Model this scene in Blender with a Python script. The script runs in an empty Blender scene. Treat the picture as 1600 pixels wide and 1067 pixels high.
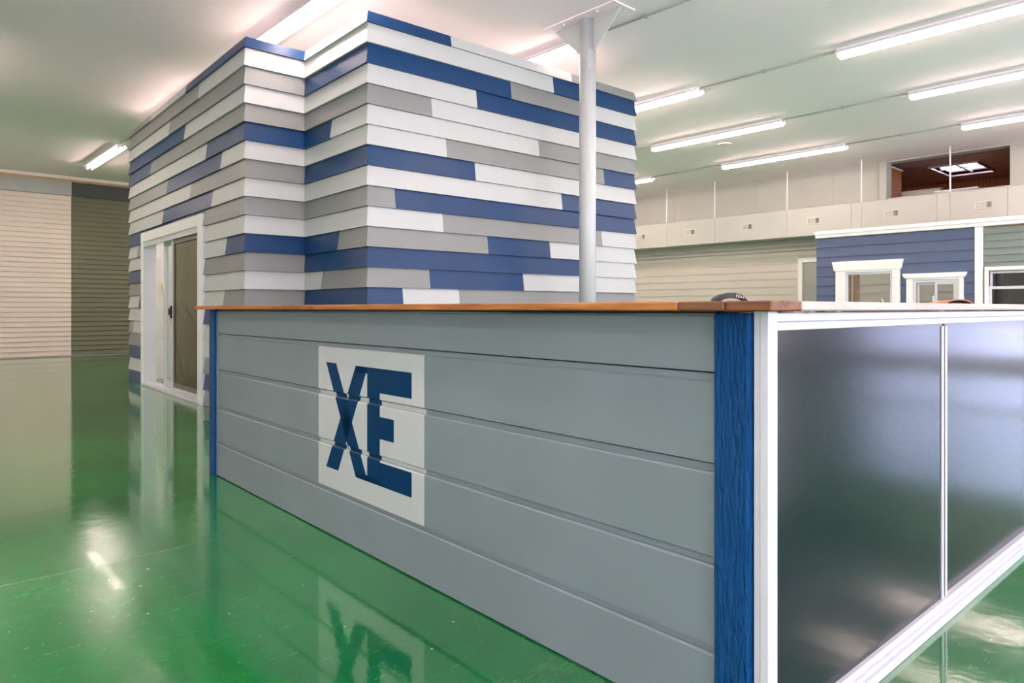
import bpy, bmesh, math, random, re
from mathutils import Vector, Matrix
random.seed(7)
S = bpy.context.scene
COL = S.collection
PI = math.pi

# ------------------------------------------------------------------ camera
cam_d = bpy.data.cameras.new('camera'); cam = bpy.data.objects.new('camera', cam_d); COL.objects.link(cam)
cam_d.sensor_width = 36.0
cam_d.lens = 36.0 * 1090 / 1600
cam_d.shift_y = -51.5 / 1600
cam_d.clip_end = 200
cam.location = (0, 0, 1.05)
cam.rotation_euler = (PI / 2, 0, math.radians(-42.5))
S.camera = cam

# ------------------------------------------------------------------ world, exposure
w = bpy.data.worlds.new('daylight'); S.world = w; w.use_nodes = True
w.node_tree.nodes['Background'].inputs[0].default_value = (0.98, 0.82, 1.0, 1)
w.node_tree.nodes['Background'].inputs[1].default_value = 3.8
S.view_settings.view_transform = 'Standard'
S.view_settings.look = 'None'
S.view_settings.exposure = 1.3
S.view_settings.gamma = 1.0
S.view_settings.use_curve_mapping = False
S.cycles.max_bounces = 10
S.cycles.diffuse_bounces = 6
S.cycles.glossy_bounces = 5
S.cycles.sample_clamp_indirect = 6.0
S.cycles.use_denoising = True
TUBE = 24.0        # emission of the fluorescent tubes

def portal(name, loc, rot, sx, sy):
    d = bpy.data.lights.new(name, 'AREA'); d.shape = 'RECTANGLE'; d.size = sx; d.size_y = sy
    o = bpy.data.objects.new(name, d); COL.objects.link(o); o.location = loc; o.rotation_euler = rot
    d.cycles.is_portal = True
# daylight enters through the shop windows (behind and to the right of the viewer)
portal('window_portal', (4.25, -6.05, 1.55), (-PI / 2, 0, 0), 18.5, 2.9)
portal('window_portal', (-5.55, -3.3, 1.55), (0, PI / 2, 0), 2.9, 3.8)  # opening of the window added on the left
portal('window_portal', (14.9, -2.4, 1.25), (0, -PI / 2, 0), 2.3, 4.6)

# ------------------------------------------------------------------ materials
def lin(h):
    h = h.lstrip('#'); c = [int(h[i:i + 2], 16) / 255 for i in (0, 2, 4)]
    return tuple(x / 12.92 if x <= .04045 else ((x + .055) / 1.055) ** 2.4 for x in c)
M = {}
def nodes(name):
    m = bpy.data.materials.new(name); m.use_nodes = True; M[name] = m
    nt = m.node_tree; return m, nt, nt.nodes['Principled BSDF']
def pm(name, col, rough=.5, spec=.5, var=.05, scale=6., bump=0., bscale=60., stretch=(1, 1, 1), metal=0., coat=0., coat_rough=.1):
    """painted / plain surface: base colour with a slight mottling, optional fine relief"""
    k = (1, 1, 1) if name in ('ceiling_paint', 'plain_wall') else (.93, .96, 1.0) if name in ('white_trim', 'white_vinyl', 'white_metal', 'interior_white') else (.81, .87, .87)
    col = tuple(a * q for a, q in zip(col, k))
    m, nt, b = nodes(name)
    b.inputs['Roughness'].default_value = rough
    b.inputs['Specular IOR Level'].default_value = spec
    b.inputs['Metallic'].default_value = metal
    b.inputs['Coat Weight'].default_value = coat
    b.inputs['Coat Roughness'].default_value = coat_rough
    tc = nt.nodes.new('ShaderNodeTexCoord'); mp = nt.nodes.new('ShaderNodeMapping')
    mp.inputs['Scale'].default_value = stretch
    nt.links.new(tc.outputs['Object'], mp.inputs[0])
    n = nt.nodes.new('ShaderNodeTexNoise'); n.inputs['Scale'].default_value = scale; n.inputs['Detail'].default_value = 4
    nt.links.new(mp.outputs[0], n.inputs['Vector'])
    r = nt.nodes.new('ShaderNodeValToRGB')
    r.color_ramp.elements[0].position = .3; r.color_ramp.elements[1].position = .7
    r.color_ramp.elements[0].color = tuple(c * (1 - var) for c in col) + (1,)
    r.color_ramp.elements[1].color = tuple(min(1, c * (1 + var)) for c in col) + (1,)
    nt.links.new(n.outputs['Fac'], r.inputs[0]); nt.links.new(r.outputs[0], b.inputs['Base Color'])
    if bump:
        n2 = nt.nodes.new('ShaderNodeTexNoise'); n2.inputs['Scale'].default_value = bscale; n2.inputs['Detail'].default_value = 5
        nt.links.new(mp.outputs[0], n2.inputs['Vector'])
        bp = nt.nodes.new('ShaderNodeBump'); bp.inputs['Strength'].default_value = bump; bp.inputs['Distance'].default_value = .03 if name == 'post_blue' else .01
        nt.links.new(n2.outputs['Fac'], bp.inputs['Height']); nt.links.new(bp.outputs[0], b.inputs['Normal'])
    return m
def wood(name, c1, c2, axis, rough=.55, scale=5.):
    m, nt, b = nodes(name)
    b.inputs['Roughness'].default_value = rough
    tc = nt.nodes.new('ShaderNodeTexCoord'); mp = nt.nodes.new('ShaderNodeMapping')
    s = [8, 8, 8]; s[axis] = .5; mp.inputs['Scale'].default_value = s
    nt.links.new(tc.outputs['Object'], mp.inputs[0])
    n = nt.nodes.new('ShaderNodeTexNoise'); n.inputs['Scale'].default_value = scale; n.inputs['Detail'].default_value = 8
    n.inputs['Roughness'].default_value = .65; n.inputs['Distortion'].default_value = .6
    nt.links.new(mp.outputs[0], n.inputs['Vector'])
    r = nt.nodes.new('ShaderNodeValToRGB')
    r.color_ramp.elements[0].position = .32; r.color_ramp.elements[1].position = .68
    r.color_ramp.elements[0].color = lin(c1) + (1,); r.color_ramp.elements[1].color = lin(c2) + (1,)
    nt.links.new(n.outputs['Fac'], r.inputs[0]); nt.links.new(r.outputs[0], b.inputs['Base Color'])
    bp = nt.nodes.new('ShaderNodeBump'); bp.inputs['Strength'].default_value = .25; bp.inputs['Distance'].default_value = .004
    nt.links.new(n.outputs['Fac'], bp.inputs['Height']); nt.links.new(bp.outputs[0], b.inputs['Normal'])
    return m
def emit(name, col, strength):
    m, nt, b = nodes(name)
    nt.nodes.remove(b); e = nt.nodes.new('ShaderNodeEmission')
    e.inputs[0].default_value = col + (1,); e.inputs[1].default_value = strength
    nt.links.new(e.outputs[0], nt.nodes['Material Output'].inputs[0]); return m
def pane(name, tint, fac_gloss=.08, rough=.02, body=None, body_fac=0.):
    m, nt, b = nodes(name); nt.nodes.remove(b)
    t = nt.nodes.new('ShaderNodeBsdfTransparent'); t.inputs[0].default_value = tint + (1,)
    g = nt.nodes.new('ShaderNodeBsdfGlossy'); g.inputs['Roughness'].default_value = rough
    mx = nt.nodes.new('ShaderNodeMixShader'); mx.inputs[0].default_value = fac_gloss
    last = t
    if body:
        d = nt.nodes.new('ShaderNodeBsdfDiffuse'); d.inputs[0].default_value = body + (1,)
        m2 = nt.nodes.new('ShaderNodeMixShader'); m2.inputs[0].default_value = body_fac
        nt.links.new(t.outputs[0], m2.inputs[1]); nt.links.new(d.outputs[0], m2.inputs[2]); last = m2
    nt.links.new(last.outputs[0], mx.inputs[1]); nt.links.new(g.outputs[0], mx.inputs[2])
    nt.links.new(mx.outputs[0], nt.nodes['Material Output'].inputs[0]); return m

def floor_material():
    m, nt, b = nodes('green_epoxy')
    L = nt.links.new
    tc = nt.nodes.new('ShaderNodeTexCoord')
    def noise(scale, det=5, rough=.6, stretch=(1, 1, 1), dist=0.):
        mp = nt.nodes.new('ShaderNodeMapping'); mp.inputs['Scale'].default_value = stretch
        L(tc.outputs['Object'], mp.inputs[0])
        n = nt.nodes.new('ShaderNodeTexNoise'); n.inputs['Scale'].default_value = scale; n.inputs['Detail'].default_value = det
        n.inputs['Roughness'].default_value = rough; n.inputs['Distortion'].default_value = dist
        L(mp.outputs[0], n.inputs['Vector']); return n
    def ramp(src, p0, p1, c0, c1):
        r = nt.nodes.new('ShaderNodeValToRGB'); e = r.color_ramp.elements
        e[0].position = p0; e[1].position = p1; e[0].color = c0 + (1,); e[1].color = c1 + (1,)
        L(src, r.inputs[0]); return r
    def mix(fac, a, c):
        x = nt.nodes.new('ShaderNodeMix'); x.data_type = 'RGBA'
        L(fac, x.inputs[0])
        for i, v in ((6, a), (7, c)):
            if isinstance(v, tuple): x.inputs[i].default_value = v + (1,)
            else: L(v, x.inputs[i])
        return x.outputs[2]
    K, Wt = (0, 0, 0), (1, 1, 1)
    base = ramp(noise(.9, 6, .6).outputs['Fac'], .32, .7, (.002, .130, .030), (.010, .245, .056)).outputs[0]
    # worn, dusty patches
    wear = ramp(noise(2.2, 10, .78, (1, 1.5, 1), .2).outputs['Fac'], .54, .88, K, (.4, .4, .4)).outputs[0]
    c = mix(wear, base, (.20, .34, .15))
    scr = ramp(noise(17, 9, .76, (.45, 2.2, 1), .3).outputs['Fac'], .605, .80, K, (.75, .75, .75)).outputs[0]
    c = mix(scr, c, (.36, .42, .27))
    scr2 = ramp(noise(21, 9, .78, (1.8, .6, 1), .3).outputs['Fac'], .625, .82, K, (.75, .75, .75)).outputs[0]
    c = mix(scr2, c, (.38, .43, .30))
    # small pale specks
    v = nt.nodes.new('ShaderNodeTexVoronoi'); v.inputs['Scale'].default_value = 9; v.inputs['Randomness'].default_value = 1
    L(tc.outputs['Object'], v.inputs['Vector'])
    sp = ramp(v.outputs['Distance'], .025, .05, (.6, .6, .6), K).outputs[0]
    sel = ramp(noise(3, 2).outputs['Fac'], .5, .55, K, Wt).outputs[0]
    ml = nt.nodes.new('ShaderNodeMix'); ml.data_type = 'RGBA'; ml.blend_type = 'MULTIPLY'; ml.inputs[0].default_value = 1
    L(sp, ml.inputs[6]); L(sel, ml.inputs[7])
    c = mix(ml.outputs[2], c, (.6, .6, .42))
    # slab joints across the hall
    sep = nt.nodes.new('ShaderNodeSeparateXYZ'); L(tc.outputs['Object'], sep.inputs[0])
    def mth(op, a, bb):
        n = nt.nodes.new('ShaderNodeMath'); n.operation = op
        for i, q in enumerate((a, bb)):
            if isinstance(q, (int, float)): n.inputs[i].default_value = q
            else: L(q, n.inputs[i])
        return n.outputs[0]
    f = mth('FRACT', mth('MULTIPLY', mth('ADD', sep.outputs[1], 1.1), 1 / 2.9), 0)
    line = mth('LESS_THAN', mth('ABSOLUTE', mth('SUBTRACT', f, .5), 0), .0028)
    line = mth('MULTIPLY', line, .15)
    c = mix(line, c, (.45, .52, .33))
    L(c, b.inputs['Base Color'])
    rr = ramp(noise(4, 6, .6).outputs['Fac'], .3, .75, (.05, .05, .05), (.12, .12, .12)).outputs[0]
    rr2 = mix(wear, rr, (.22, .22, .22))
    # scuffed patch beside the counter, dulled further to blur a lamp's reflection
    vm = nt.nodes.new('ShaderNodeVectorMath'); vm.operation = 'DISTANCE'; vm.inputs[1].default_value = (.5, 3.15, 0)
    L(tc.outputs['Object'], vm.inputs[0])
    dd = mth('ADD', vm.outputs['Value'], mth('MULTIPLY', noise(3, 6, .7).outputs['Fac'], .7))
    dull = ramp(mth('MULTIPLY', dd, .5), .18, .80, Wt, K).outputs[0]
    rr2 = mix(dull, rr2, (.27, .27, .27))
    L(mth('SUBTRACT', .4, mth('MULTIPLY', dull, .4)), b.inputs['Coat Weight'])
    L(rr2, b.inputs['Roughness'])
    b.inputs['Specular IOR Level'].default_value = 1.0
    b.inputs['Coat Roughness'].default_value = .05
    bp = nt.nodes.new('ShaderNodeBump'); bp.inputs['Strength'].default_value = .035; bp.inputs['Distance'].default_value = .02
    L(noise(14, 4, .5).outputs['Fac'], bp.inputs['Height']); L(bp.outputs[0], b.inputs['Normal'])
    return m
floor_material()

pm('ceiling_paint', (.95, .825, .88), .9, .2, .02, .6)
pm('beige_wall', (.52, .50, .45), .75, .3, .03, 1.5)
pm('beige_siding_wall', (.62, .56, .49), .6, .35, .03, 1.5)
pm('shade_gap', (.05, .05, .05), .8)
pm('plain_wall', (.80, .78, .74), .8, .3)
pm('duct_paint', (.55, .525, .48), .6, .4, .03, 1.2)
pm('vent_metal', (.66, .61, .54), .5)
pm('vent_dark', (.18, .16, .14), .7)
pm('white_trim', (.84, .84, .81), .4, .5, .015)
pm('white_vinyl', (.64, .65, .67), .25, .5, .01)
pm('white_metal', (.80, .80, .79), .4, .5, .02)
pm('pipe_paint', (.58, .585, .59), .35, .5, .03, 3, .05, 40)
pm('navy_paint', (.008, .050, .150), .36, .30, .05, 3)
pm('grey_paint', (.255, .257, .252), .42, .5, .04, 3)
pm('white_paint', (.565, .57, .56), .42, .5, .02, 3)
pm('counter_grey', (.222, .264, .282), .42, .5, .05, 2.5, .05, 30)
pm('post_blue', (.001, .082, .27), .42, .18, .12, 9, 1.0, 26, (5, 5, .9))
pm('logo_navy', (.0003, .036, .115), .45, .10, .04)
pm('logo_white', (.58, .59, .585), .4, .5, .02)
pm('black_panel', (.004, .010, .017), .15, .35, .1, 2)
pm('rubber_black', (.012, .012, .014), .45)
pm('dark_line', (.01, .01, .012), .5)
pm('siding_beige', (.76, .64, .57), .5, .4, .03, 1.0)
pm('siding_olive', (.135, .138, .083), .5, .4, .05, 1.0)
pm('header_grey', (.38, .38, .37), .5)
pm('header_dark', (.032, .042, .042), .5)
pm('raw_wood', (.60, .38, .22), .7, .3, .15, 4)
pm('house_blue', (.078, .110, .205), .5, .45, .04, 2)
pm('house_grey', (.19, .225, .205), .5, .45, .04, 2)
pm('door_grey', (.36, .36, .33), .5)
pm('interior_white', (.80, .80, .76), .6)
pm('yellow_paint', (.80, .52, .10), .5)
pm('conduit_metal', (.45, .45, .43), .45, .5, .03, 6, metal=.3)
pm('strap_black', (.02, .02, .022), .35)
pm('strap_grey', (.42, .42, .43), .4)
wood('wood_front', '#7a431a', '#bd7c3e', 1)
wood('wood_dark', '#4a2c1a', '#7d5334', 1)
wood('wood_end', '#4a2a18', '#83522f', 1)
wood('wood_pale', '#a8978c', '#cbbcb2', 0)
wood('wood_top', '#8a6040', '#b88a62', 0)
wood('wood_panel', '#74401f', '#b06a38', 2)
wood('wood_dark_ceiling', '#6e5c5a', '#b0a09e', 1, .25)
wood('wood_stud', '#8a5a32', '#b07a48', 2)
emit('tube_glow', (1.0, .775, .70), TUBE)
pane('window_glass', (.95, .97, .97))
pane('tinted_glass', (.62, .70, .78))
pane('clear_glass', (.90, .93, .92), .10)
pane('screen_mesh', (.58, .56, .47), .05, .25, (.16, .15, .11), .20)
pane('dark_glass', (.03, .05, .05), .12, .03)

# ------------------------------------------------------------------ mesh helpers
def mesh_obj(name, verts, faces, mat, parent=None, smooth=False):
    me = bpy.data.meshes.new(name); me.from_pydata([tuple(v) for v in verts], [], faces)
    bm = bmesh.new(); bm.from_mesh(me); bmesh.ops.recalc_face_normals(bm, faces=bm.faces); bm.to_mesh(me); bm.free()
    if smooth:
        for p in me.polygons: p.use_smooth = True
    o = bpy.data.objects.new(name, me); COL.objects.link(o)
    me.materials.append(M[mat] if isinstance(mat, str) else mat)
    if parent: o.parent = parent
    return o
HEXF = [(0, 1, 2, 3), (7, 6, 5, 4), (0, 4, 5, 1), (1, 5, 6, 2), (2, 6, 7, 3), (3, 7, 4, 0)]
class MB:
    def __init__(s, base=(0, 0, 0)): s.v = []; s.f = []; s.b = Vector(base)
    def hexa(s, pts):
        n = len(s.v); s.v += [Vector(p) - s.b for p in pts]; s.f += [tuple(i + n for i in f) for f in HEXF]; return s
    def box(s, x0, x1, y0, y1, z0, z1):
        return s.hexa([(x0, y0, z0), (x1, y0, z0), (x1, y1, z0), (x0, y1, z0), (x0, y0, z1), (x1, y0, z1), (x1, y1, z1), (x0, y1, z1)])
    def prism(s, poly, fn, a, b):
        """poly: 2D outline, extruded from a to b with fn(p, t) -> 3D"""
        n = len(s.v); k = len(poly)
        s.v += [Vector(fn(p, a)) - s.b for p in poly] + [Vector(fn(p, b)) - s.b for p in poly]
        s.f.append(tuple(range(n, n + k))); s.f.append(tuple(range(n + 2 * k - 1, n + k - 1, -1)))
        for i in range(k):
            j = (i + 1) % k; s.f.append((n + i, n + j, n + k + j, n + k + i))
        return s
    def tube(s, pts, r, seg=8, caps=True):
        pts = [Vector(p) - s.b for p in pts]; n = len(s.v)
        for i, p in enumerate(pts):
            d = (pts[min(i + 1, len(pts) - 1)] - pts[max(i - 1, 0)]).normalized()
            u = d.orthogonal().normalized() if abs(d.z) > .9 else d.cross(Vector((0, 0, 1))).normalized()
            v = d.cross(u)
            for k in range(seg):
                a = 2 * PI * k / seg; s.v.append(p + u * (r * math.cos(a)) + v * (r * math.sin(a)))
        for i in range(len(pts) - 1):
            for k in range(seg):
                q = (k + 1) % seg
                s.f.append((n + i * seg + k, n + i * seg + q, n + (i + 1) * seg + q, n + (i + 1) * seg + k))
        if caps:
            s.f.append(tuple(n + k for k in range(seg))[::-1]); s.f.append(tuple(n + (len(pts) - 1) * seg + k for k in range(seg)))
        return s
    def build(s, name, mat, parent=None, bevel=0., smooth=False, seg=1):
        o = mesh_obj(name, s.v, s.f, mat, parent, smooth)
        if bevel:
            b = o.modifiers.new('edge', 'BEVEL'); b.width = bevel; b.segments = seg; b.limit_method = 'ANGLE'; b.angle_limit = .6
        return o
def tag(o, label=None, cat=None, group=None, kind=None):
    if label: o['label'] = label
    if cat: o['category'] = cat
    if group: o['group'] = group
    if kind: o['kind'] = kind
    return o
class Thing:
    """an Empty at the thing's base; parts are given in the frame's own coordinates (rotated by deg about the hall's origin)"""
    def __init__(s, name, label, cat, base, deg=0., group=None, kind=None):
        s.base = Vector(base); s.o = bpy.data.objects.new(name, None); COL.objects.link(s.o)
        s.o.empty_display_size = .1
        s.o.location = Matrix.Rotation(math.radians(deg), 4, 'Z') @ s.base
        s.o.rotation_euler = (0, 0, math.radians(deg))
        tag(s.o, label, cat, group, kind)
    def mb(s): return MB(s.base)
    def box(s, name, x0, x1, y0, y1, z0, z1, mat, bevel=0., parent=None):
        return s.mb().box(x0, x1, y0, y1, z0, z1).build(name, mat, parent or s.o, bevel)
def struct(name, mb, mat, bevel=0., label=None):
    o = mb.build(name, mat, None, bevel); o['kind'] = 'structure'
    if label: o['label'] = label
    return o
def clip(poly, axis, val, keep_below):
    out = []
    for i in range(len(poly)):
        a, b = poly[i], poly[(i + 1) % len(poly)]
        ia = (a[axis] <= val) == keep_below or a[axis] == val; ib = (b[axis] <= val) == keep_below or b[axis] == val
        if ia: out.append(a)
        if ia != ib:
            t = (val - a[axis]) / (b[axis] - a[axis]); out.append((a[0] + t * (b[0] - a[0]), a[1] + t * (b[1] - a[1])))
    return out

# ================================================================== THE HALL
CEIL = 3.96
XL, XR, YB, YF = -5.5, 14.8, 17.9, -6.0
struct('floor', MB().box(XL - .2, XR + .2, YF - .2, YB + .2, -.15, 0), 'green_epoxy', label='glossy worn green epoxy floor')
struct('ceiling', MB().box(XL - .2, XR, YF - .2, YB + .2, CEIL, CEIL + .15), 'ceiling_paint', label='smooth off-white ceiling')
struct('wall_left', MB().box(XL - .2, XL, YF - .2, -5.2, 0, CEIL).box(XL - .2, XL, -1.4, YB + .2, 0, CEIL).box(XL - .2, XL, -5.2, -1.4, 0, .1).box(XL - .2, XL, -5.2, -1.4, 3.0, CEIL), 'plain_wall')
t = Thing('window_10', None, None, (XL - .1, -3.3, .1), kind='structure')  # window added in the unseen left wall to brighten the counter front
t.mb().box(XL - .14, XL - .06, -5.2, -5.14, .1, 3.0).box(XL - .14, XL - .06, -1.46, -1.4, .1, 3.0).box(XL - .14, XL - .06, -5.14, -1.46, .1, .2).box(XL - .14, XL - .06, -5.14, -1.46, 2.92, 3.0).build('window_frame', 'white_metal', t.o)
t.box('pane', XL - .105, XL - .095, -5.14, -1.46, .2, 2.92, 'window_glass')
struct('wall_back', MB().box(XL, XR, YB, YB + .2, 0, CEIL), 'plain_wall')
# street front, behind the viewer: piers, sill and head round shop windows
fx = [-5.0, -1.3, 2.4, 6.1, 9.8, 13.5]
m = MB().box(XL, -5.0, YF - .2, YF, 0, CEIL).box(13.5, XR, YF - .2, YF, 0, CEIL).box(-5.0, 13.5, YF - .2, YF, 3.0, CEIL).box(-5.0, 13.5, YF - .2, YF, 0, .1)
struct('wall_front', m, 'plain_wall')
for k in range(5):
    t = Thing('window_%d' % (k + 1), None, None, ((fx[k] + fx[k + 1]) / 2, YF - .1, .1), kind='structure')
    a, b = fx[k], fx[k + 1]
    t.mb().box(a, a + .06, YF - .14, YF - .06, .1, 3.0).box(b - .06, b, YF - .14, YF - .06, .1, 3.0).box(a + .06, b - .06, YF - .14, YF - .06, .1, .2).box(a + .06, b - .06, YF - .14, YF - .06, 2.92, 3.0).box((a + b) / 2 - .03, (a + b) / 2 + .03, YF - .14, YF - .06, .2, 2.92).build('window_frame', 'white_metal', t.o)
    t.box('pane', a + .06, (a + b) / 2 - .03, YF - .105, YF - .095, .2, 2.92, 'window_glass')
    t.box('pane', (a + b) / 2 + .03, b - .06, YF - .105, YF - .095, .2, 2.92, 'window_glass')

# right wall with the loft opening and (out of view) shop windows near the street
OY0, OY1, OZ0, OZ1 = 3.14, 5.15, 3.23, 3.93       # loft opening
DY0, DY1, DZ = 5.95, 6.86, 2.04                   # door
m = MB()
m.box(XR, XR + .2, -.1, DY0, 0, OZ0).box(XR, XR + .2, DY1, YB, 0, OZ0).box(XR, XR + .2, DY0, DY1, DZ, OZ0)
m.box(XR, XR + .2, -.1, OY0, OZ0, CEIL).box(XR, XR + .2, OY1, YB, OZ0, CEIL).box(XR, XR + .2, OY0, OY1, OZ1, CEIL + .15)
m.box(XR, XR + .2, YF, -4.7, 0, CEIL).box(XR, XR + .2, -4.7, -.1, 2.4, CEIL).box(XR, XR + .2, -4.7, -.1, 0, .1)
wr = struct('wall_right', m, 'beige_wall', label='beige right-hand wall with siding courses below the duct')
# siding courses on the lower part of the wall, each its own board
EXP = .1695
for k in range(15):
    z0, z1 = .0 + k * EXP, (k + 1) * EXP
    for a, b in ((-.05, DY0 - .1), (DY1 + .1, YB - .02)):
        if z0 > DZ + .1:
            if a > 0: continue
            b = YB - .02
        mb = MB(); mb.prism([(XR, z0 + .002), (XR - .020, z0 + .002), (XR - .006, z1), (XR, z1)], lambda p, t: (p[0], t, p[1]), a, b)
        mb.build('siding_course', 'beige_siding_wall', wr)
# shop windows of the right wall
for k, (a, b) in enumerate(((-4.7, -3.17), (-3.17, -1.63), (-1.63, -.1))):
    t = Thing('window_%d' % (k + 6), None, None, (XR + .1, (a + b) / 2, .1), kind='structure')
    t.mb().box(XR + .06, XR + .14, a, a + .06, .1, 2.4).box(XR + .06, XR + .14, b - .06, b, .1, 2.4).box(XR + .06, XR + .14, a + .06, b - .06, .1, .2).box(XR + .06, XR + .14, a + .06, b - .06, 2.3, 2.4).box(XR + .06, XR + .14, a + .06, b - .06, .78, .88).build('window_frame', 'white_metal', t.o)
    t.box('pane', XR + .095, XR + .105, a + .06, b - .06, .2, .78, 'tinted_glass')
    t.box('pane', XR + .095, XR + .105, a + .06, b - .06, .88, 2.3, 'tinted_glass')
# wall seams above the duct
for y in (6.2, 7.9, 10.1):
    tag(struct('trim_1', MB().box(XR - .006, XR, y, y + .025, 3.2, CEIL - .03), 'beige_wall'), None)
struct('trim_2', MB().box(XR - .05, XR, 5.16, 5.30, 3.0, CEIL), 'beige_wall', .004)
struct('trim_3', MB().box(XR - .03, XR, OY0 - .02, OY1, OZ1, OZ1 + .028), 'beige_wall')
# grey service door in a white frame
t = Thing('door_1', 'grey door in a white frame on the beige wall', None, (XR, (DY0 + DY1) / 2, 0), kind='structure')
t.mb().box(XR - .03, XR + .1, DY1, DY1 + .10, 0, DZ + .1).box(XR - .03, XR + .1, DY0 - .10, DY0, 0, DZ + .1).box(XR - .03, XR + .1, DY0, DY1, DZ, DZ + .1).build('door_frame', 'white_trim', t.o, .006)
t.box('door_leaf', XR + .0, XR + .05, DY0 + .004, DY1 - .004, .01, DZ - .004, 'door_grey', .003)
t.mb().tube([(XR - .005, DY1 - .07, 1.0), (XR - .06, DY1 - .07, 1.0), (XR - .06, DY1 - .19, 1.0)], .01).build('door_handle', 'conduit_metal', t.o)

# ---- loft room behind the opening: wood panelling, dark plank ceiling with a roof window
LX1, LY0, LY1 = 18.3, 1.6, 7.2
sk = (16.0, 17.3, 3.95, 4.75)                     # roof-window well x0,x1,y0,y1
LC = 3.945
m = MB().box(XR + .2, sk[0], LY0, LY1, LC, LC + .1).box(sk[1], LX1, LY0, LY1, LC, LC + .1).box(sk[0], sk[1], LY0, sk[2], LC, LC + .1).box(sk[0], sk[1], sk[3], LY1, LC, LC + .1)
lc = struct('ceiling', m, 'wood_dark_ceiling', label='dark stained plank ceiling of the loft room')
struct('wall_loft', MB().box(LX1, LX1 + .1, LY0, LY1, 2.6, LC + .1), 'wood_panel', label='brown wood panelled back wall of the loft room')
for k in range(18):
    y = LY0 + .1 + k * .31
    MB().box(LX1 - .012, LX1, y, y + .295, 2.6, LC - .002).build('panel', 'wood_panel', bpy.data.objects['wall_loft'])
struct('wall_loft_side', MB().box(XR + .2, LX1, LY0 - .1, LY0, 2.6, LC + .1).box(XR + .2, LX1, LY1, LY1 + .1, 2.6, LC + .1), 'wood_panel')
struct('floor_loft', MB().box(XR + .2, LX1, LY0, LY1, 2.5, 2.6), 'wood_panel')
t = Thing('window_9', None, None, ((sk[0] + sk[1]) / 2, (sk[2] + sk[3]) / 2, LC), kind='structure')
t.o['label'] = 'bright roof window with crossed glazing bars in the dark loft ceiling'
wz = LC + .075
t.mb().box(sk[0] - .04, sk[0], sk[2] - .04, sk[3] + .04, LC - .03, wz).box(sk[1], sk[1] + .04, sk[2] - .04, sk[3] + .04, LC - .03, wz).box(sk[0], sk[1], sk[2] - .04, sk[2], LC - .03, wz).box(sk[0], sk[1], sk[3], sk[3] + .04, LC - .03, wz).build('window_frame', 'wood_dark_ceiling', t.o)
xm, ym = (sk[0] + sk[1]) / 2, (sk[2] + sk[3]) / 2
t.box('glazing_bar', xm - .025, xm + .025, sk[2], sk[3], wz - .06, wz - .02, 'conduit_metal')
t.box('glazing_bar', sk[0], sk[1], ym - .02, ym + .02, wz - .06, wz - .02, 'conduit_metal')
for a in (0, 1):
    for b in (0, 1):
        x0 = sk[0] if not a else xm; y0 = sk[2] if not b else ym
        t.box('pane', x0, x0 + (sk[1] - sk[0]) / 2, y0, y0 + (sk[3] - sk[2]) / 2, wz - .015, wz - .008, 'window_glass')
# short return wall, low partition and shelf in the loft
t = Thing('loft_return_wall', 'brown wood panelled return beside the loft opening', 'wall panel', (15.4, 5.2, 2.6))
t.box('panel', XR + .2, 15.55, 5.15, 5.2, 2.6, 3.86, 'wood_panel', .004)
t.box('top_moulding', XR + .2, 15.60, 5.13, 5.22, 3.86, 3.89, 'white_trim', .004)
t = Thing('loft_partition', 'low grey-beige partition inside the loft opening', 'partition', (15.9, 4.9, 2.6))
t.box('panel', 15.6, 15.7, 4.47, 5.35, 2.6, 3.43, 'duct_paint', .004)
t.box('cap', 15.58, 15.72, 4.45, 5.37, 3.43, 3.445, 'duct_paint')
t = Thing('loft_cabinet', 'cream low cabinet with a white top inside the loft opening', 'cabinet', (15.4, 4.1, 2.6))
t.box('body', 15.2, 15.55, 3.75, 4.43, 2.6, 3.30, 'interior_white', .004)
t.box('top', 15.17, 15.58, 3.72, 4.45, 3.30, 3.325, 'white_trim', .003)

# ================================================================== AIR DUCT along the right wall
DX, DZ0, DZ1 = 14.22, 2.55, 3.125
duct = Thing('air_duct', 'long beige boxed air duct hung below the ceiling along the right wall', 'duct', ((DX + XR) / 2, 7, DZ0))
segs = [-.2, 1.4, 3.05, 3.91, 4.12, 5.43, 5.62, 6.93, 8.65, 9.96, 11.6, 13.3, 15, 17.85]
for a, b in zip(segs[:-1], segs[1:]):
    duct.box('duct_section', DX, XR - .02, a + .002, b - .002, DZ0, DZ1, 'duct_paint', .003)
for y in (10.72, 9.30, 7.85, 6.37, 4.89, 3.40, 1.95):
    v = duct.mb().box(DX - .012, DX, y - .145, y + .145, 2.775, 2.925).build('vent', 'vent_metal', duct.o, .003)
    for j, mt in enumerate(('vent_dark', 'vent_metal', 'vent_metal')):
        yy = y - .118 + j * .08
        mb = duct.mb()
        for q in range(4):
            mb.box(DX - .018, DX - .012, yy + q * .018, yy + q * .018 + .012, 2.80, 2.90)
        mb.build('louvre', mt if j == 0 else 'duct_paint', v)
for k, y in enumerate((11.6, 9.96, 8.65, 6.93, 5.43, 3.91, 2.3)):
    rod = duct.mb().box(DX + .002, DX + .022, y - .011, y + .011, DZ1, CEIL).build('hanger_rod', 'white_metal', duct.o)
# conduit pipes in the shade under the duct
for k, (z, r, lab) in enumerate(((2.42, .03, 'thicker painted pipe under the beige duct on the right wall'), (2.32, .018, 'thinner painted pipe below the thicker one under the beige duct'))):
    tag(MB((XR - .06, 9, z)).tube([(XR - .06, 1.0, z), (XR - .06, YB - .05, z)], r, 10).build('wall_pipe', 'beige_wall', smooth=True), lab, 'pipe')
    bpy.data.objects[[o.name for o in COL.objects if o.name.startswith('wall_pipe')][-1]].location = (XR - .06, 9, z)

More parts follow.
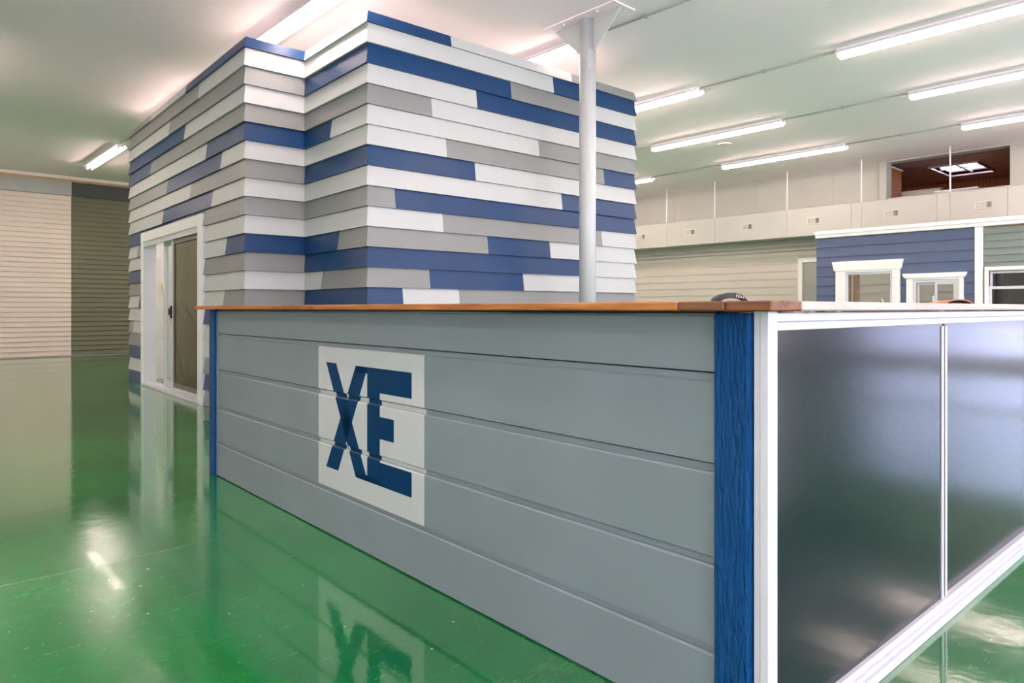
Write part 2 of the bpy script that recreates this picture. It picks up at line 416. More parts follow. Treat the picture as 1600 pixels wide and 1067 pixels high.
# ================================================================== SIDING DISPLAYS on the back wall
def siding_display(name, label, x0, x1, mat, header, n=33):
    YB = 17.9 - .004
    t = Thing(name, label, 'siding display', ((x0 + x1) / 2, YB - .03, 0))
    e = 3.50 / n
    for k in range(n):
        z0 = .02 + k * e
        mb = t.mb().prism([(YB, z0), (YB - .034, z0), (YB - .036, z0 + .012), (YB - .014, z0 + e), (YB, z0 + e)], lambda p, q: (q, p[0], p[1]), x0, x1)
        mb.build('siding_course', mat, t.o)
    t.box('header_board', x0, x1, YB - .07, YB, 3.525, 3.83, header, .004)
siding_display('siding_display', 'tall display of beige horizontal siding on the back wall', XL + .02, 3.22, 'siding_beige', 'header_grey')
siding_display('siding_display', 'tall display of dark olive horizontal siding beside the booth', 3.225, 7.6, 'siding_olive', 'header_dark')
tag(MB((3, YB, 3.835)).box(XL + .02, 7.6, YB - .045, YB - .001, 3.835, 3.885).build('wood_strip', 'raw_wood'), 'bare wood batten between the siding headers and the ceiling', 'batten')
o = bpy.data.objects['wood_strip']; o.location = (3, YB, 3.835)

# ================================================================== BOOTH clad in blue, grey and white lap siding
BD = -2.0
xa, xb, xe, yF, yJ, yE = 2.397, 2.997, 6.57, 5.443, 6.725, 11.42
ZT, Z0, EX = 3.647, 3.544, .1776
booth = Thing('siding_booth', 'tall booth clad in mixed navy, grey and white lap siding with a sliding door', 'booth', (4.5, 8.4, 0), BD)
PB, PT = .030, .006
MATS = {'N': 'navy_paint', 'G': 'grey_paint', 'W': 'white_paint'}
def board(O, s, n, s0, s1, z0, z1, e0, e1, mat):
    """one lap-siding board; e0/e1: +1 outer mitre, -1 inner mitre, 0 butt"""
    O, s, n = Vector(O), Vector(s), Vector(n); g = .0008
    a0, a1 = (s0 if e0 else s0 + g), (s1 if e1 else s1 - g)
    P = lambda q, h, z: O + s * q + n * h + Vector((0, 0, z))
    z0 += .001
    pts = [P(a0, 0, z0), P(a1, 0, z0), P(a1 + e1 * PB, PB, z0), P(a0 - e0 * PB, PB, z0),
           P(a0, 0, z1), P(a1, 0, z1), P(a1 + e1 * PT, PT, z1), P(a0 - e0 * PT, PT, z1)]
    booth.mb().hexa(pts).build('siding_board', MATS[mat], booth.o)
def zrow(k): return (Z0 - EX * k if k < 20 else .004, ZT if k == 0 else Z0 - EX * (k - 1))
def parse(r):
    t = re.split('([NWG])', r); return [float(x) for x in t[::2]], t[1::2]
FRONT = ['2.99N3.87W5.50G6.57', '2.99W5.22N6.57', '2.99N4.62G5.76W6.57', '2.99W4.18N6.57', '2.99G3.65W6.57', '2.99W5.01G6.57', '2.99W3.82G6.03N6.57', '2.99N4.16W6.57', '2.99W5.35N6.57', '2.99G3.26N6.57', '2.99W3.78G5.99W6.57', '2.99G4.32N5.17W6.57', '2.99N5.69W6.57', '2.99G3.63N4.79W6.57', '2.99N3.34W3.97G6.57', '2.99W4.6N6.57', '2.99G5.1W6.57', '2.99W3.9N6.57', '2.99N4.4G6.57', '2.99G5.6W6.57', '2.99N4.8G6.57']
SIDE = ['W', 'W', 'N', 'W', 'G', '6.72N6.12W5.44', 'W', 'N', 'W', 'G', 'W', '6.72N5.97G5.44', 'N', '6.72W6.32G5.44', 'N', 'W', 'G', 'W', 'N', 'G', 'N']
JOG = 'NWGWGNWGWGWNGWGWNWGNG'
LEFT = ['6.72N8.61W10.21G11.42', '6.72W8.13G11.42', '6.72G9.31W11.42', '6.72W8.66N11.42', '6.72G10.21N11.42', '6.72N7.86W11.42', '6.72W7.38N9.40G11.42', '6.72G8.43W11.42', '6.72W7.67N9.60W11.42', '6.72G9.16N11.42']
LA = ['6.72W7.93', '6.72N7.23W7.93', '6.72G7.93', '6.72W7.93', '6.72G7.30W7.93', '6.72N7.93', '6.72W7.93', '6.72W7.93', '6.72G7.93', '6.72N7.93', '6.72G7.93']
LB = ['10.64G10.93W11.42', '10.64W11.42', '10.64N11.42', '10.64G11.42', '10.64N10.84W11.42', '10.64W11.42', '10.64W11.17G11.42', '10.64G11.42', '10.64N11.42', '10.64W11.42', '10.64N11.42']
D0, D1, DH = 7.935, 10.635, 2.085                 # door casing: near edge, far edge, top
for k in range(21):
    z0, z1 = zrow(k)
    p, c = parse(FRONT[k]); p[0] = xb; p[-1] = xe
    for i, q in enumerate(c):
        board((0, yF, 0), (1, 0, 0), (0, -1, 0), p[i], p[i + 1], z0, z1, 1 if i == 0 else 0, 1 if i == len(c) - 1 else 0, q)
    r = SIDE[k]
    p, c = parse(r) if len(r) > 1 else ([yJ, yF], [r])
    p[0] = yJ; p[-1] = yF
    for i, q in enumerate(c):   # runs towards -y
        board((xb, 0, 0), (0, -1, 0), (-1, 0, 0), -p[i], -p[i + 1], z0, z1, -1 if i == 0 else 0, 1 if i == len(c) - 1 else 0, q)
    board((0, yJ, 0), (1, 0, 0), (0, -1, 0), xa, xb, z0, z1, 1, -1, JOG[k])
    if k < 10:
        p, c = parse(LEFT[k]); p[0] = yJ; p[-1] = yE
        for i, q in enumerate(c):
            a, b = p[i], p[i + 1]
            if k == 9:     # row cut by the door head: the strip above the casing is thinner
                zz = max(z0, DH + .002)
                for (u0, u1, zb) in ((a, min(b, D0), z0), (max(a, D0), min(b, D1), zz), (max(a, D1), b, z0)):
                    if u1 - u0 > .01:
                        board((xa, 0, 0), (0, 1, 0), (-1, 0, 0), u0, u1, zb, z1, 1 if u0 == yJ else 0, 1 if u1 == yE else 0, q)
                continue
            board((xa, 0, 0), (0, 1, 0), (-1, 0, 0), a, b, z0, z1, 1 if i == 0 else 0, 1 if i == len(c) - 1 else 0, q)
    else:
        p, c = parse(LA[k - 10]); p[0] = yJ; p[-1] = D0
        for i, q in enumerate(c):
            board((xa, 0, 0), (0, 1, 0), (-1, 0, 0), p[i], p[i + 1], z0, z1, 1 if i == 0 else 0, 0, q)
        p, c = parse(LB[k - 10]); p[0] = D1; p[-1] = yE
        for i, q in enumerate(c):
            board((xa, 0, 0), (0, 1, 0), (-1, 0, 0), p[i], p[i + 1], z0, z1, 0, 1 if i == len(c) - 1 else 0, q)
# wall core (white inside)
g = .001; wt = .1
m = booth.mb()
m.box(xa + g, xa + wt, yJ + g, D0 + .08, 0, ZT - .004).box(xa + g, xa + wt, D1 - .08, yE, 0, ZT - .004).box(xa + g, xa + wt, D0 + .08, D1 - .08, DH - .08, ZT - .004)
m.box(xa + wt, xb + wt, yJ + g, yJ + wt, 0, ZT - .004).box(xb + g, xb + wt, yF + wt, yJ + g, 0, ZT - .004).box(xb + g, xe, yF + g, yF + wt, 0, ZT - .004)
m.box(xe - wt, xe, yF + wt, yE, 0, ZT - .004)
m.build('wall_core', 'interior_white', booth.o)
# inner far wall: white panels with horizontal joints
booth.box('end_wall', xa + wt, xe - wt, yE - .06, yE, 0, ZT - .004, 'interior_white')
for k in range(18):
    booth.box('wall_panel', xa + wt, xe - wt, yE - .075, yE - .06, k * .2 + .004, k * .2 + .198, 'interior_white')
# sliding door: casing, jambs, sill, slid-back glass panel, screen panel
cas = booth.mb()
xo = xa - .045
cas.box(xo, xa + .03, D1 - .09, D1, 0, DH).box(xo, xa + .03, D0, D0 + .16, 0, DH).box(xo, xa + .03, D0 + .16, D1 - .09, DH - .13, DH)
df = cas.build('door_casing', 'white_trim', booth.o, .004)
J0, J1, JH = D0 + .10, D1 - .10, DH - .12
booth.mb().box(xa - .03, xa + .13, J1, J1 + .04, .0, JH).box(xa - .03, xa + .13, J0, J0 + .04, 0, JH).box(xa - .03, xa + .13, J0 + .04, J1, JH - .03, JH).box(xa - .03, xa - .018, J0 + .04, J1, JH - .075, JH - .03).build('door_jamb', 'white_vinyl', df, .003)
booth.mb().box(xa - .05, xa + .13, J0, J1 + .04, .0, .035).box(xa - .02, xa - .005, J0 + .04, J1, .035, .05).build('door_sill', 'white_vinyl', df, .003)
def framed(name, x0, x1, y0, y1, z0, z1, fw, fmat, gmat, gname, parent, hname=None):
    f = booth.mb().box(x0, x1, y0, y0 + fw, z0, z1).box(x0, x1, y1 - fw, y1, z0, z1).box(x0, x1, y0 + fw, y1 - fw, z0, z0 + fw * 1.2).box(x0, x1, y0 + fw, y1 - fw, z1 - fw, z1).build(name, fmat, parent, .003)
    xm = (x0 + x1) / 2
    booth.box(gname, xm - .003, xm + .003, y0 + fw, y1 - fw, z0 + fw * 1.2, z1 - fw, gmat, 0, parent)
    return f
framed('glass_panel', xa + .06, xa + .10, J0 + .05, 9.88, .05, JH - .04, .07, 'white_vinyl', 'clear_glass', 'glass_pane', df)
# screen panel sits in the outer track
booth.mb().box(xa - .005, xa + .03, 9.21, 9.275, .05, JH - .04).box(xa - .005, xa + .03, J0 + .04, J0 + .06, .05, JH - .04).box(xa - .005, xa + .03, J0 + .06, 9.21, .05, .085).box(xa - .005, xa + .03, J0 + .06, 9.21, JH - .07, JH - .04).build('screen_panel', 'white_vinyl', df, .003)
pm('screen_frame', (.20, .18, .15), .5)
booth.mb().box(xa + .0, xa + .022, 9.16, 9.21, .085, JH - .07).box(xa + .0, xa + .022, J0 + .06, J0 + .10, .085, JH - .07).box(xa + .0, xa + .022, J0 + .10, 9.16, .085, .14).box(xa + .0, xa + .022, J0 + .10, 9.16, JH - .125, JH - .07).build('screen_frame', 'screen_frame', df)
booth.box('screen', xa + .009, xa + .013, J0 + .10, 9.16, .14, JH - .125, 'screen_mesh', 0, df)
booth.mb().box(xa - .025, xa - .005, 9.225, 9.262, .93, 1.08).box(xa - .045, xa - .025, 9.232, 9.255, .97, 1.05).build('door_handle', 'rubber_black', df, .003)
# a yellow stick and a broom handle leaning inside
def btop(o_mb, name, mat, label, cat, loc, deg=BD):
    o = o_mb.build(name, mat, None, smooth=True)
    o.rotation_euler = (0, 0, math.radians(deg)); o.location = Matrix.Rotation(math.radians(deg), 4, 'Z') @ Vector(loc)
    return tag(o, label, cat)
b0 = (2.95, 11.15, .0)
btop(MB(b0).tube([(3.02, 11.02, .015), (2.80, 11.325, 1.42)], .014, 8), 'yellow_stick', 'yellow_paint', 'yellow stick leaning on the white wall inside the sliding doorway', 'stick', b0)
b0 = (3.4, 11.2, .0)
btop(MB(b0).tube([(3.62, 11.0, .02), (3.14, 11.325, 1.05)], .011, 8), 'broom_handle', 'wood_stud', 'slanted pole leaning inside the booth, seen through the screen', 'pole', b0)
# low box behind the screen
bt = Thing('cardboard_box', 'small brown box on the floor inside the booth behind the screen', 'box', (3.9, 11.1, 0), BD)
bt.box('body', 3.72, 4.12, 10.95, 11.3, 0, .30, 'wood_stud', .004)
bt.mb().hexa([(3.72, 10.95, .30), (4.12, 10.95, .30), (4.12, 10.955, .30), (3.72, 10.955, .30), (3.72, 10.86, .40), (4.12, 10.86, .40), (4.12, 10.865, .40), (3.72, 10.865, .40)]).build('flap', 'wood_stud', bt.o)

# ================================================================== RECEPTION COUNTER
CD = -1.2
XP = 1.501
Y0, Y1 = .853, 4.61
ct = Thing('reception_counter', 'grey boarded reception counter with blue corner posts and a white painted logo square', 'counter', (2.4, 2.7, 0), CD)
boards = [(.006, .200), (.221, .418), (.441, .646), (.671, .872), (.895, 1.036)]
REC = .010
for i, (a, b) in enumerate(boards):
    nxt = boards[i + 1][0] if i < 4 else b
    prof = [(XP, a), (XP, b - .005), (XP + .004, b)]
    if i < 4: prof += [(XP + REC, b + .001), (XP + REC, nxt - .005)]
    prof += [(XP + .02, nxt - .005 if i < 4 else b), (XP + .02, a)]
    ct.mb().prism(prof, lambda p, t: (p[0], t, p[1]), .94, 4.52).build('panel_board', 'counter_grey', ct.o)
ct.box('backing', XP + .021, XP + .06, Y0 + .01, Y1 - .01, .004, 1.03, 'dark_line')
ct.box('base_gap', XP + .006, XP + .021, Y0 + .01, Y1 - .01, .0, .0055, 'dark_line')
for a, b in ((Y0 + .004, .947), (4.507, 4.605)):
    ct.box('corner_post', XP - .02, XP + .02, a, b, .0 if a > 1 else .002, 1.04, 'post_blue', .004)
    ct.box('caulk_line', XP - .006, XP + REC, (b if a < 1 else a - .006), (b + .006 if a < 1 else a), .006, 1.03, 'counter_grey')
# painted logo: white square over three boards and their grooves, navy letters
SQ = (2.214, 3.103)
def strips():
    out = []
    for i in (1, 2, 3):
        a, b = boards[i]
        out.append((a, b - .005, XP, XP))
        out.append((b - .005, b, XP, XP + .004))
        if i < 3: out.append((b + .001, boards[i + 1][0] - .0052, XP + REC, XP + REC))
    return out
def patch(name, polys, mat, lift):
    mb = ct.mb()
    for (za, zb, x0, x1) in strips():
        for po in polys:
            q = clip(clip(po, 1, za, False), 1, zb, True)
            q = [p for i, p in enumerate(q) if (abs(p[0] - q[i - 1][0]) + abs(p[1] - q[i - 1][1])) > 1e-5]
            if len(q) < 3: continue
            fx_ = lambda p, t, x0=x0, x1=x1, za=za, zb=zb: (x0 + (x1 - x0) * (p[1] - za) / (zb - za) - t, p[0], p[1])
            mb.prism(q, fx_, lift, 0.0)
    return mb.build(name, mat, ct.o)
o = patch('logo_square', [[(SQ[0], .221), (SQ[1], .221), (SQ[1], .872), (SQ[0], .872)]], 'logo_white', .0008)
tag(o, 'white painted square behind the letters')
R4 = lambda a, b, c, d: [(a, c), (b, c), (b, d), (a, d)]
ZA, ZB = .313, .800
letters = [[(3.022, ZB), (2.742, ZA), (2.640, ZA), (2.925, ZB)], [(2.742, ZB), (3.022, ZA), (2.905, ZA), (2.640, ZB)],
           R4(2.300, 2.742, .772, ZB), R4(2.300, 2.643, .698, .772), R4(2.540, 2.643, ZA, .698),
           R4(2.430, 2.540, .508, .600), R4(2.300, 2.540, ZA, .410), R4(2.54, 2.735, ZA, .338)]
tag(patch('logo_letters', letters, 'logo_navy', .0016), 'navy block letters XE')
# white framed end with black sliding panels
FY0, FY1, FX1 = .815, .853, 3.96
f = ct.mb()
f.box(XP, XP + .042, FY0, FY1, .0, 1.0435).box(FX1 - .042, FX1, FY0, FY1, .0, 1.0435)
f.box(XP + .042, FX1 - .042, FY0, FY1, .998, 1.018).box(XP + .042, FX1 - .042, FY0 + .008, FY1, 1.018, 1.040)
f.box(XP + .042, FX1 - .042, FY0, FY1, .0, .052)
fr = f.build('panel_frame', 'white_vinyl', ct.o, .002)
f = ct.mb().box(XP, FX1, FY0 - .024, FY0, .0, .026).box(XP + .02, FX1 - .02, FY0 - .012, FY0, .026, .034)
f.build('sill_lip', 'white_vinyl', fr, .002)
ct.box('frame_channel', XP - .001, XP + .001, FY0 + .018, FY0 + .024, .02, 1.04, 'vent_metal', 0, fr)
ct.box('black_panel', XP + .042, 2.722, FY0 + .014, FY0 + .02, .052, .998, 'black_panel', 0, fr)
ct.box('black_panel', 2.722, FX1 - .042, FY0 + .022, FY0 + .028, .052, .998, 'black_panel', 0, fr)
for x in (2.693, 2.727):
    ct.box('meeting_stile', x, x + .017, FY0 + .010, FY0 + .03, .05, .990, 'white_vinyl', .001, fr)
ct.box('stile_gap', 2.709, 2.728, FY0 + .0125, FY0 + .032, .05, .998, 'dark_line', 0, fr)
# far side and inner side of the counter (closing panels)
ct.box('back_panel', XP + .55, XP + .57, Y0 + .06, Y1 - .01, 0, 1.03, 'counter_grey')
ct.box('side_panel', XP + .06, XP + .55, Y1 - .03, Y1 - .01, 0, 1.03, 'counter_grey')

# ---- wooden countertop, a thing of its own, plank by plank
top = Thing('countertop', 'reclaimed brown wood plank countertop lying on the grey reception counter', 'countertop', (2.0, 2.6, 1.0445), CD)
TX, TY, TZ0, TZ1 = 1.414, .762, 1.0445, 1.0665
def plank(x0, x1, y0, y1, mat, d0=0., d1=0., bev=.003):
    top.box('plank', x0, x1, y0, y1, TZ0 + d0, TZ1 + d1, mat, bev)
plank(TX, TX + .14, 1.006, 4.68, 'wood_front')
plank(TX, TX + .14, .877, 1.003, 'wood_dark', -.0003, .0006)
plank(TX, TX + .14, TY, .874, 'wood_end', 0, .0008)
for i in range(1, 5):
    plank(TX + .143 * i, TX + .143 * i + .14, 1.006 + .02 * (i % 2), 4.67 + .008 * (i % 3), 'wood_top' if i % 2 else 'wood_front', 0, .0004 * (i % 3))
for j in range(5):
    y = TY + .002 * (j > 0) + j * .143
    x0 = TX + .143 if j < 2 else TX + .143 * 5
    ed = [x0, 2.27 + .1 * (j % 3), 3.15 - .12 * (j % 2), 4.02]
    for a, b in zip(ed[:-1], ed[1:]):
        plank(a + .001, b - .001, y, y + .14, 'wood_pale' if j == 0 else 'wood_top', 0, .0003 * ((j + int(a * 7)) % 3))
# shims between frame and planks
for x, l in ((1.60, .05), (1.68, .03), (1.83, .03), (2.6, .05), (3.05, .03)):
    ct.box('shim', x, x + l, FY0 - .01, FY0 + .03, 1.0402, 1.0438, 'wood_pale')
ct.box('sub_board', XP - .004, XP + .1, .95, 4.6, 1.0366, 1.0438, 'dark_line')
ct.box('sub_board', TX + .095, 4.0, FY0 + .02, FY0 + .12, 1.0405, 1.0438, 'wood_dark')

# ---- small things on the countertop
s = MB((0, 0, 0)); k = 14
prof = []
for i in range(k + 1):
    a = PI * (.04 + .92 * i / k); prof.append((-.043 * math.cos(a), .024 * math.sin(a)))
inn = [(x * .74 + .006, z * .45) for x, z in prof]
for i in range(k):
    s.hexa([(prof[i][0], -.015, prof[i][1]), (prof[i + 1][0], -.015, prof[i + 1][1]), (inn[i + 1][0], -.015, inn[i + 1][1]), (inn[i][0], -.015, inn[i][1]),
            (prof[i][0], .03, prof[i][1]), (prof[i + 1][0], .03, prof[i + 1][1]), (inn[i + 1][0], .03, inn[i + 1][1]), (inn[i][0], .03, inn[i][1])])
cr = math.radians(CD)
def on_top(x, y): return Matrix.Rotation(cr, 4, 'Z') @ Vector((x, y, TZ1 + .0008))
e = bpy.data.objects.new('strap_loop', None); COL.objects.link(e); e.location = on_top(1.64, 1.0); e.rotation_euler = (0, 0, cr - .75)
tag(e, 'small black and grey curled strap lying on the countertop above the blue post', 'strap')
s.build('band', 'strap_black', e, .001)
b2 = MB().tube([(.034, .031, .012), (.044, .036, .007), (.058, .04, .004), (.085, .045, .003)], .003, 8).build('tail', 'strap_grey', e)
b3 = MB()
for i in range(5):
    b3.box(.012 + i * .006, .015 + i * .006, -.0165, -.015, .012 - .001 * i, .020 - .002 * i)
b3.build('ridge', 'strap_grey', e)
e = bpy.data.objects.new('wood_shaving', None); COL.objects.link(e); e.location = on_top(3.37, 1.0); e.rotation_euler = (0, 0, cr - .6)
tag(e, 'curled pale wood offcut on the countertop in front of the small white window', 'wood offcut')
s = MB()
for i in range(k):
    a0, a1 = PI * (.03 + .94 * i / k), PI * (.03 + .94 * (i + 1) / k)
    q = lambda a, r, h: (-.062 * r * math.cos(a), .022 * h * math.sin(a))
    A, B, C_, D_ = q(a0, 1, 1), q(a1, 1, 1), q(a1, .92, .8), q(a0, .92, .8)
    s.hexa([(A[0], -.05, A[1]), (B[0], -.05, B[1]), (C_[0], -.05, C_[1]), (D_[0], -.05, D_[1]), (A[0], .06, A[1] * .7), (B[0], .06, B[1] * .7), (C_[0], .06, C_[1] * .7), (D_[0], .06, D_[1] * .7)])
s.build('curl', 'wood_top', e)
MB().box(-.02, .03, -.03, .04, .0, .009).build('core', 'strap_black', e, .002)

# ================================================================== PIPE COLUMN
px, py = 5.303, 4.662
col = Thing('pipe_column', 'white painted round steel pipe column with gusset plates at the ceiling', 'column', (px, py, 0))
col.mb().tube([(px, py, 0.012), (px, py, CEIL - .014)], .084, 40).build('pipe', 'pipe_paint', col.o, 0, True)
p = col.o.children[0]
for f_ in p.data.polygons:
    if len(f_.vertices) > 4: f_.use_smooth = False
for sg in (-1, 1):
    mb = col.mb().prism([(py + sg * .078, 3.64), (py + sg * .10, 3.64), (py + sg * .42, CEIL - .014), (py + sg * .078, CEIL - .014)], lambda q, t: (t, q[0], q[1]), px - .008, px + .008)
    mb.build('gusset', 'pipe_paint', col.o)
    # flange along the sloping edge
    mb = col.mb().prism([(py + sg * .085, 3.625), (py + sg * .10, 3.625), (py + sg * .43, CEIL - .014), (py + sg * .415, CEIL - .014)], lambda q, t: (t, q[0], q[1]), px - .012, px + .012)
    mb.build('gusset_flange', 'pipe_paint', col.o)
col.box('top_plate', px - .16, px + .16, py - .47, py + .47, CEIL - .014, CEIL - .001, 'ceiling_paint')
col.box('base_plate', px - .15, px + .15, py - .15, py + .15, 0, .012, 'pipe_paint', .002)
for dx, dy in ((-.11, -.22), (.11, -.22), (-.11, .22), (.11, .22)):
    col.mb().tube([(px + dx, py + dy, CEIL - .014), (px + dx, py + dy, CEIL - .034)], .014, 6).build('bolt', 'white_metal', col.o)
for z in (3.62, 3.46, 3.30):
    a = math.radians(236)
    d = Vector((math.cos(a), math.sin(a), 0))
    c = Vector((px, py, z))
    col.mb().tube([c + d * .082, c + d * .091], .008, 6).build('bolt', 'white_metal', col.o)

# ================================================================== FLUORESCENT STRIP LIGHTS
def make_light(label):
    e = bpy.data.objects.new('fluorescent_light', None); COL.objects.link(e)
    L2 = 1.21
    MB().prism([(-.062, 0), (.062, 0), (.062, -.028), (.030, -.056), (-.030, -.056), (-.062, -.028)], lambda p, t: (p[0], t, p[1]), -L2, L2).build('housing', 'white_metal', e, .002)
    for sg in (-1, 1):
        MB().hexa([(sg * .058, -L2, -.022), (sg * .062, -L2, -.022), (sg * .108, -L2, -.058), (sg * .104, -L2, -.062), (sg * .058, L2, -.022), (sg * .062, L2, -.022), (sg * .108, L2, -.058), (sg * .104, L2, -.062)]).build('reflector', 'white_metal', e)
    for x in (-.040, .040):
        for a, b in ((-L2 + .03, -.018), (.018, L2 - .03)):
            MB().tube([(x, a, -.082), (x, b, -.082)], .017, 8).build('tube', 'tube_glow', e, 0, True)
        for y in (-L2 + .012, 0, L2 - .012):
            MB().box(x - .012, x + .012, y - .012, y + .012, -.105, -.045).build('lamp_socket', 'white_metal', e, .002)
    return e
def copy_tree(o, parent=None):
    c = o.copy(); COL.objects.link(c)
    if parent: c.parent = parent
    for ch in o.children: copy_tree(ch, c)
    return c
rows = [(3.10, 'above the booth'), (5.64, 'behind the pipe column'), (8.02, 'second'), (10.30, 'third'), (12.65, 'nearest the duct')]
RN = {3.10: 'the row above the booth', 5.64: 'the row by the pipe column', 8.02: 'the row right of the pipe column', 10.30: 'the middle row over the hall', 12.65: 'the row nearest the air duct', .55: 'the unseen leftmost row added for fill', -2.0: 'the unseen row added for fill by the left wall'}
spots = []
for x in (3.10, 5.64, 8.02, 10.30, 12.65):
    for y in (14.9, 10.45, 6.30, 2.10, -2.1): spots.append((x, y))
spots += [(.55, 14.9), (.55, 10.45), (.55, 2.1), (.55, -2.1), (-2.3, 14.9), (-2.3, 10.45), (-2.3, 6.3), (-2.3, 2.1)]  # left rows out of view, added to brighten the back left of the hall
YN = {14.9: 'far end by the back wall', 10.45: 'hidden stretch behind the booth', 6.30: 'stretch level with the booth front', 2.10: 'near stretch above the counter', -2.1: 'stretch behind the viewer', 10.4: 'far stretch', 6.3: 'stretch level with the booth front', 2.1: 'near stretch'}
special = {(3.10, 14.9): 'glowing strip light above the dark olive siding, far left', (3.10, 6.30): 'bright strip light rising above the notch of the booth', (5.64, 6.30): 'strip light peeking over the booth top beside the pipe column',
           (5.64, 2.10): 'strip light tip cut by the top edge right of the pipe column', (8.02, 6.30): 'strip light touching the right edge of the booth top', (8.02, 2.10): 'largest strip light, at the top right corner of the ceiling',
           (10.30, 6.30): 'whole strip light in the middle right of the ceiling', (10.30, 2.10): 'strip light cut by the right edge, below the largest one', (12.65, 6.30): 'whole strip light just left of the loft opening',
           (12.65, 2.10): 'strip light cut by the right edge above the loft opening', (12.65, 10.45): 'small distant strip light by the right edge of the booth'}
first = None
for (x, y) in spots:
    if first is None: e = first = make_light('')
    else: e = copy_tree(first)
    e.location = {(3.10, 10.45): (3.2, 10.25, CEIL), (3.10, 14.9): (3.23, 14.95, CEIL)}.get((x, y), (x, y, CEIL))
    lab = special.get((x, y)) or 'strip light of %s, %s' % (RN.get(x, 'the unseen row added for fill by the left wall'), YN[y])
    tag(e, lab, 'ceiling light', 'fluorescent strip lights')
# conduit runs between the lights
n = 0
CN = {3.10: 'above the booth', 5.64: 'beside the pipe column', 8.02: 'to the largest strip light', 10.30: 'over the middle of the hall', 12.65: 'nearest the air duct'}
GN = {(11.66, 13.69): 'far run', (7.51, 9.24): 'run level with the booth', (3.31, 5.09): 'near run', (-.89, .89): 'run overhead'}
for x in (3.10, 5.64, 8.02, 10.30, 12.65):
    for (a, b), nm in GN.items():
        c = Thing('conduit', 'metal conduit %s, %s between two lights' % (CN[x], nm), 'conduit', (x, (a + b) / 2, CEIL - .015), group='ceiling conduits')
        xa_, xb_ = (x, x) if x > 4 or b < 6 else (3.1, 3.2) if a < 9 else (3.2, 3.23)
        c.mb().tube([(xa_, a if a < 11 or x > 4 else 11.46, CEIL - .016), (xb_, b if a > 8 or x > 4 or b < 6 else 9.04, CEIL - .016)], .011, 8).build('pipe', 'conduit_metal', c.o, 0, True)
        ym = (a + b) / 2
        c.mb().box((xa_ + xb_) / 2 - .022, (xa_ + xb_) / 2 + .022, ym - .012, ym + .012, CEIL - .034, CEIL).build('clip', 'conduit_metal', c.o)
# ceiling cover plate
tag(MB().tube([(0, 0, 0), (0, 0, -.02)], .12, 24).build('cover_plate', 'ceiling_paint'), 'round white cover plate on the ceiling above the middle strip light', 'cover plate')
bpy.data.objects['cover_plate'].location = (11.1, 6.55, CEIL)

# ================================================================== HOUSE-FRONT MOCK-UP with windows
HX, HT = 13.07, .14
HY0, HYM, HY1 = .9, 3.185, 5.79
hs = Thing('house_front', 'house-front mock-up with blue siding, white trim and windows before the right wall', 'display wall', (HX, 3.4, 0))
W1 = (4.51, 5.22, .62, 1.665); W2 = (3.52, 4.09, .74, 1.475); W3 = (1.9, 3.04, .72, 1.64)
def hole_boxes(mb, x0, x1, y0, y1, z0, z1, holes):
    ys = sorted({y0, y1, *[h[0] for h in holes], *[h[1] for h in holes]})
    for a, b in zip(ys[:-1], ys[1:]):
        hh = [h for h in holes if h[0] <= a + 1e-6 and h[1] >= b - 1e-6]
        if hh: mb.box(x0, x1, a, b, z0, hh[0][2]); mb.box(x0, x1, a, b, hh[0][3], z1)
        else: mb.box(x0, x1, a, b, z0, z1)
    return mb
hole_boxes(hs.mb(), HX + .02, HX + HT, HY0, HY1, 0, 2.42, [W1, W2, W3]).build('wall_core', 'wood_stud', hs.o)
def courses(y0, y1, e, ztop, mat, holes):
    n = int(math.ceil(ztop / e))
    for k in range(n):
        z1 = ztop - k * e; z0 = max(0, z1 - e)
        spans = [(y0, y1)]; extra = []
        for h in holes:
            if z0 < h[3] and z1 > h[2]:
                if z1 - h[3] > .008: extra.append((h[0], h[1], h[3] + .001, z1))
                if h[2] - z0 > .008: extra.append((h[0], h[1], z0, h[2] - .001))
                new = []
                for a, b in spans:
                    if h[1] <= a or h[0] >= b: new.append((a, b)); continue
                    if h[0] > a: new.append((a, h[0]))
                    if h[1] < b: new.append((h[1], b))
                spans = new
        for a, b, q0, q1 in [(a, b, z0, z1) for a, b in spans] + extra:
            if b - a < .01: continue
            hs.mb().prism([(HX + .02, q0 + .002), (HX - .008 + .018 * (q0 - z0) / e, q0 + .002), (HX - .008 + .018 * (q1 - z0) / e, q1), (HX + .02, q1)], lambda p, t: (p[0], t, p[1]), a, b).build('siding_board', mat, hs.o)
C1 = (4.34, 5.44, .5, 1.88); C2 = (3.39, 4.25, .62, 1.62); C3 = (1.82, 3.10, .66, 1.71)
courses(3.24, HY1, .178, 2.357, 'house_blue', [C1, C2])
courses(HY0, 3.13, .112, 2.345, 'house_grey', [C3])
hs.box('corner_trim', HX - .03, HX + .02, 3.13, 3.24, 0, 2.36, 'white_trim', .004)
hs.mb().box(HX - .05, HX + HT + .02, HY0, HY1 + .01, 2.36, 2.42).box(HX - .07, HX + HT + .02, HY0, HY1 + .02, 2.42, 2.485).build('cornice', 'white_trim', hs.o, .005)
hs.box('end_cap', HX, HX + HT, HY1, HY1 + .006, 0, 2.36, 'house_blue')
def crown(y0, y1, z0, z1, fl):
    return hs.mb().prism([(y0 + fl, z0), (y1 - fl, z0), (y1, z1 - .02), (y1, z1), (y0, z1), (y0, z1 - .02)], lambda p, t: (t, p[0], p[1]), HX - .055, HX + .01).build('window_head', 'white_trim', hs.o, .003)
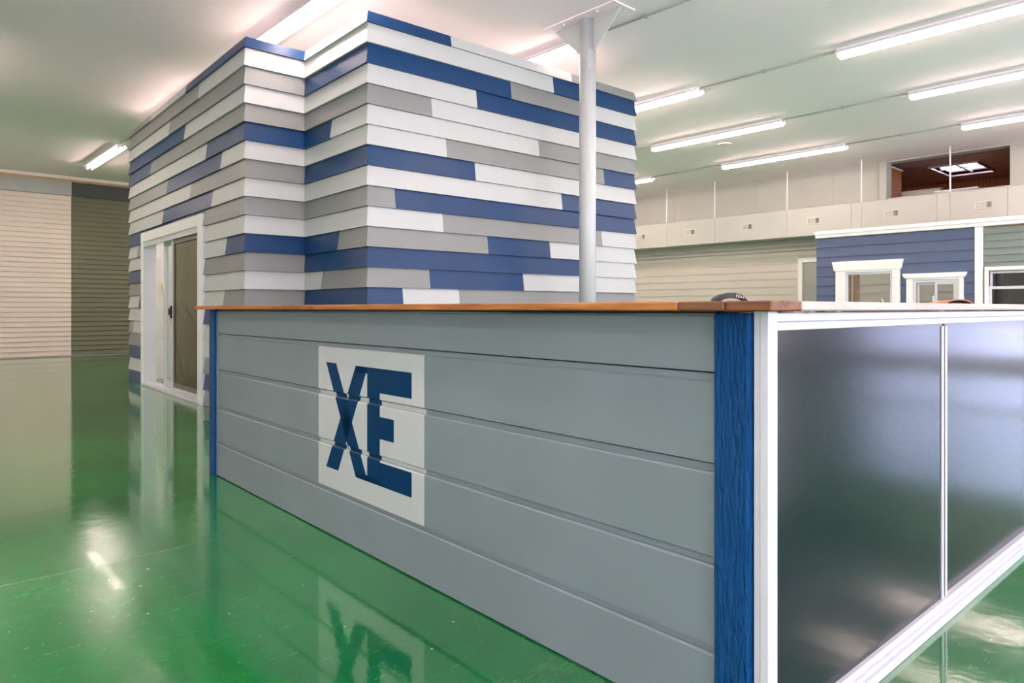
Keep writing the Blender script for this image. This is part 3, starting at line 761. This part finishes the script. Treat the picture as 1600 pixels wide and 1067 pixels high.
def casing(C, Wn, name='window_casing'):
    return hs.mb().box(HX - .035, HX + .03, C[0], Wn[0], C[2], C[3]).box(HX - .035, HX + .03, Wn[1], C[1], C[2], C[3]).box(HX - .035, HX + .03, Wn[0], Wn[1], Wn[3], C[3]).box(HX - .035, HX + .03, Wn[0], Wn[1], C[2], Wn[2]).build(name, 'white_trim', hs.o, .004)
def sash(par, y0, y1, z0, z1, fw, x, glass, name='sash', gname='pane'):
    f = hs.mb().box(x, x + .035, y0, y0 + fw, z0, z1).box(x, x + .035, y1 - fw, y1, z0, z1).box(x, x + .035, y0 + fw, y1 - fw, z0, z0 + fw).box(x, x + .035, y0 + fw, y1 - fw, z1 - fw, z1).build(name, 'white_vinyl', par, .003)
    if glass: hs.box(gname, x + .015, x + .019, y0 + fw, y1 - fw, z0 + fw, z1 - fw, glass, 0, par)
    return f
# first: tall open window with a deep flared head
c1 = casing((4.345, 5.435, .5, 1.74), (4.47, 5.26, .6, 1.70)); crown(4.29, 5.49, 1.735, 1.905, .035)
sash(c1, 4.47, 5.26, .6, 1.70, .038, HX - .01, 'clear_glass', 'window_frame')
hs.box('rough_jamb', HX + .12, HX + .22, 5.10, 5.18, .6, 1.68, 'wood_stud', .003, c1)
hs.mb().tube([(HX - .02, 4.58, 1.13), (HX - .05, 4.60, 1.15), (HX - .06, 4.63, 1.22)], .012).build('crank_handle', 'white_vinyl', c1)
# second: small sliding window
c2 = casing((3.395, 4.245, .62, 1.60), (3.46, 4.15, .72, 1.535)); crown(3.345, 4.30, 1.565, 1.645, .03)
sash(c2, 3.46, 4.15, .72, 1.535, .05, HX - .01, None, 'window_frame')
sash(c2, 3.51, 3.82, .77, 1.485, .035, HX + .0, 'clear_glass')
sash(c2, 3.79, 4.10, .77, 1.485, .035, HX + .03, 'clear_glass')
hs.mb().box(HX - .02, HX + .0, 3.825, 3.85, 1.12, 1.26).build('latch', 'white_vinyl', c2, .003)
# third: single-hung window with dark glass in the grey siding
c3 = casing((1.82, 3.105, .66, 1.71), (1.90, 3.055, .72, 1.65))
sash(c3, 1.90, 3.055, 1.35, 1.65, .045, HX + .02, 'dark_glass')
sash(c3, 1.90, 3.055, .72, 1.40, .045, HX - .01, 'dark_glass')
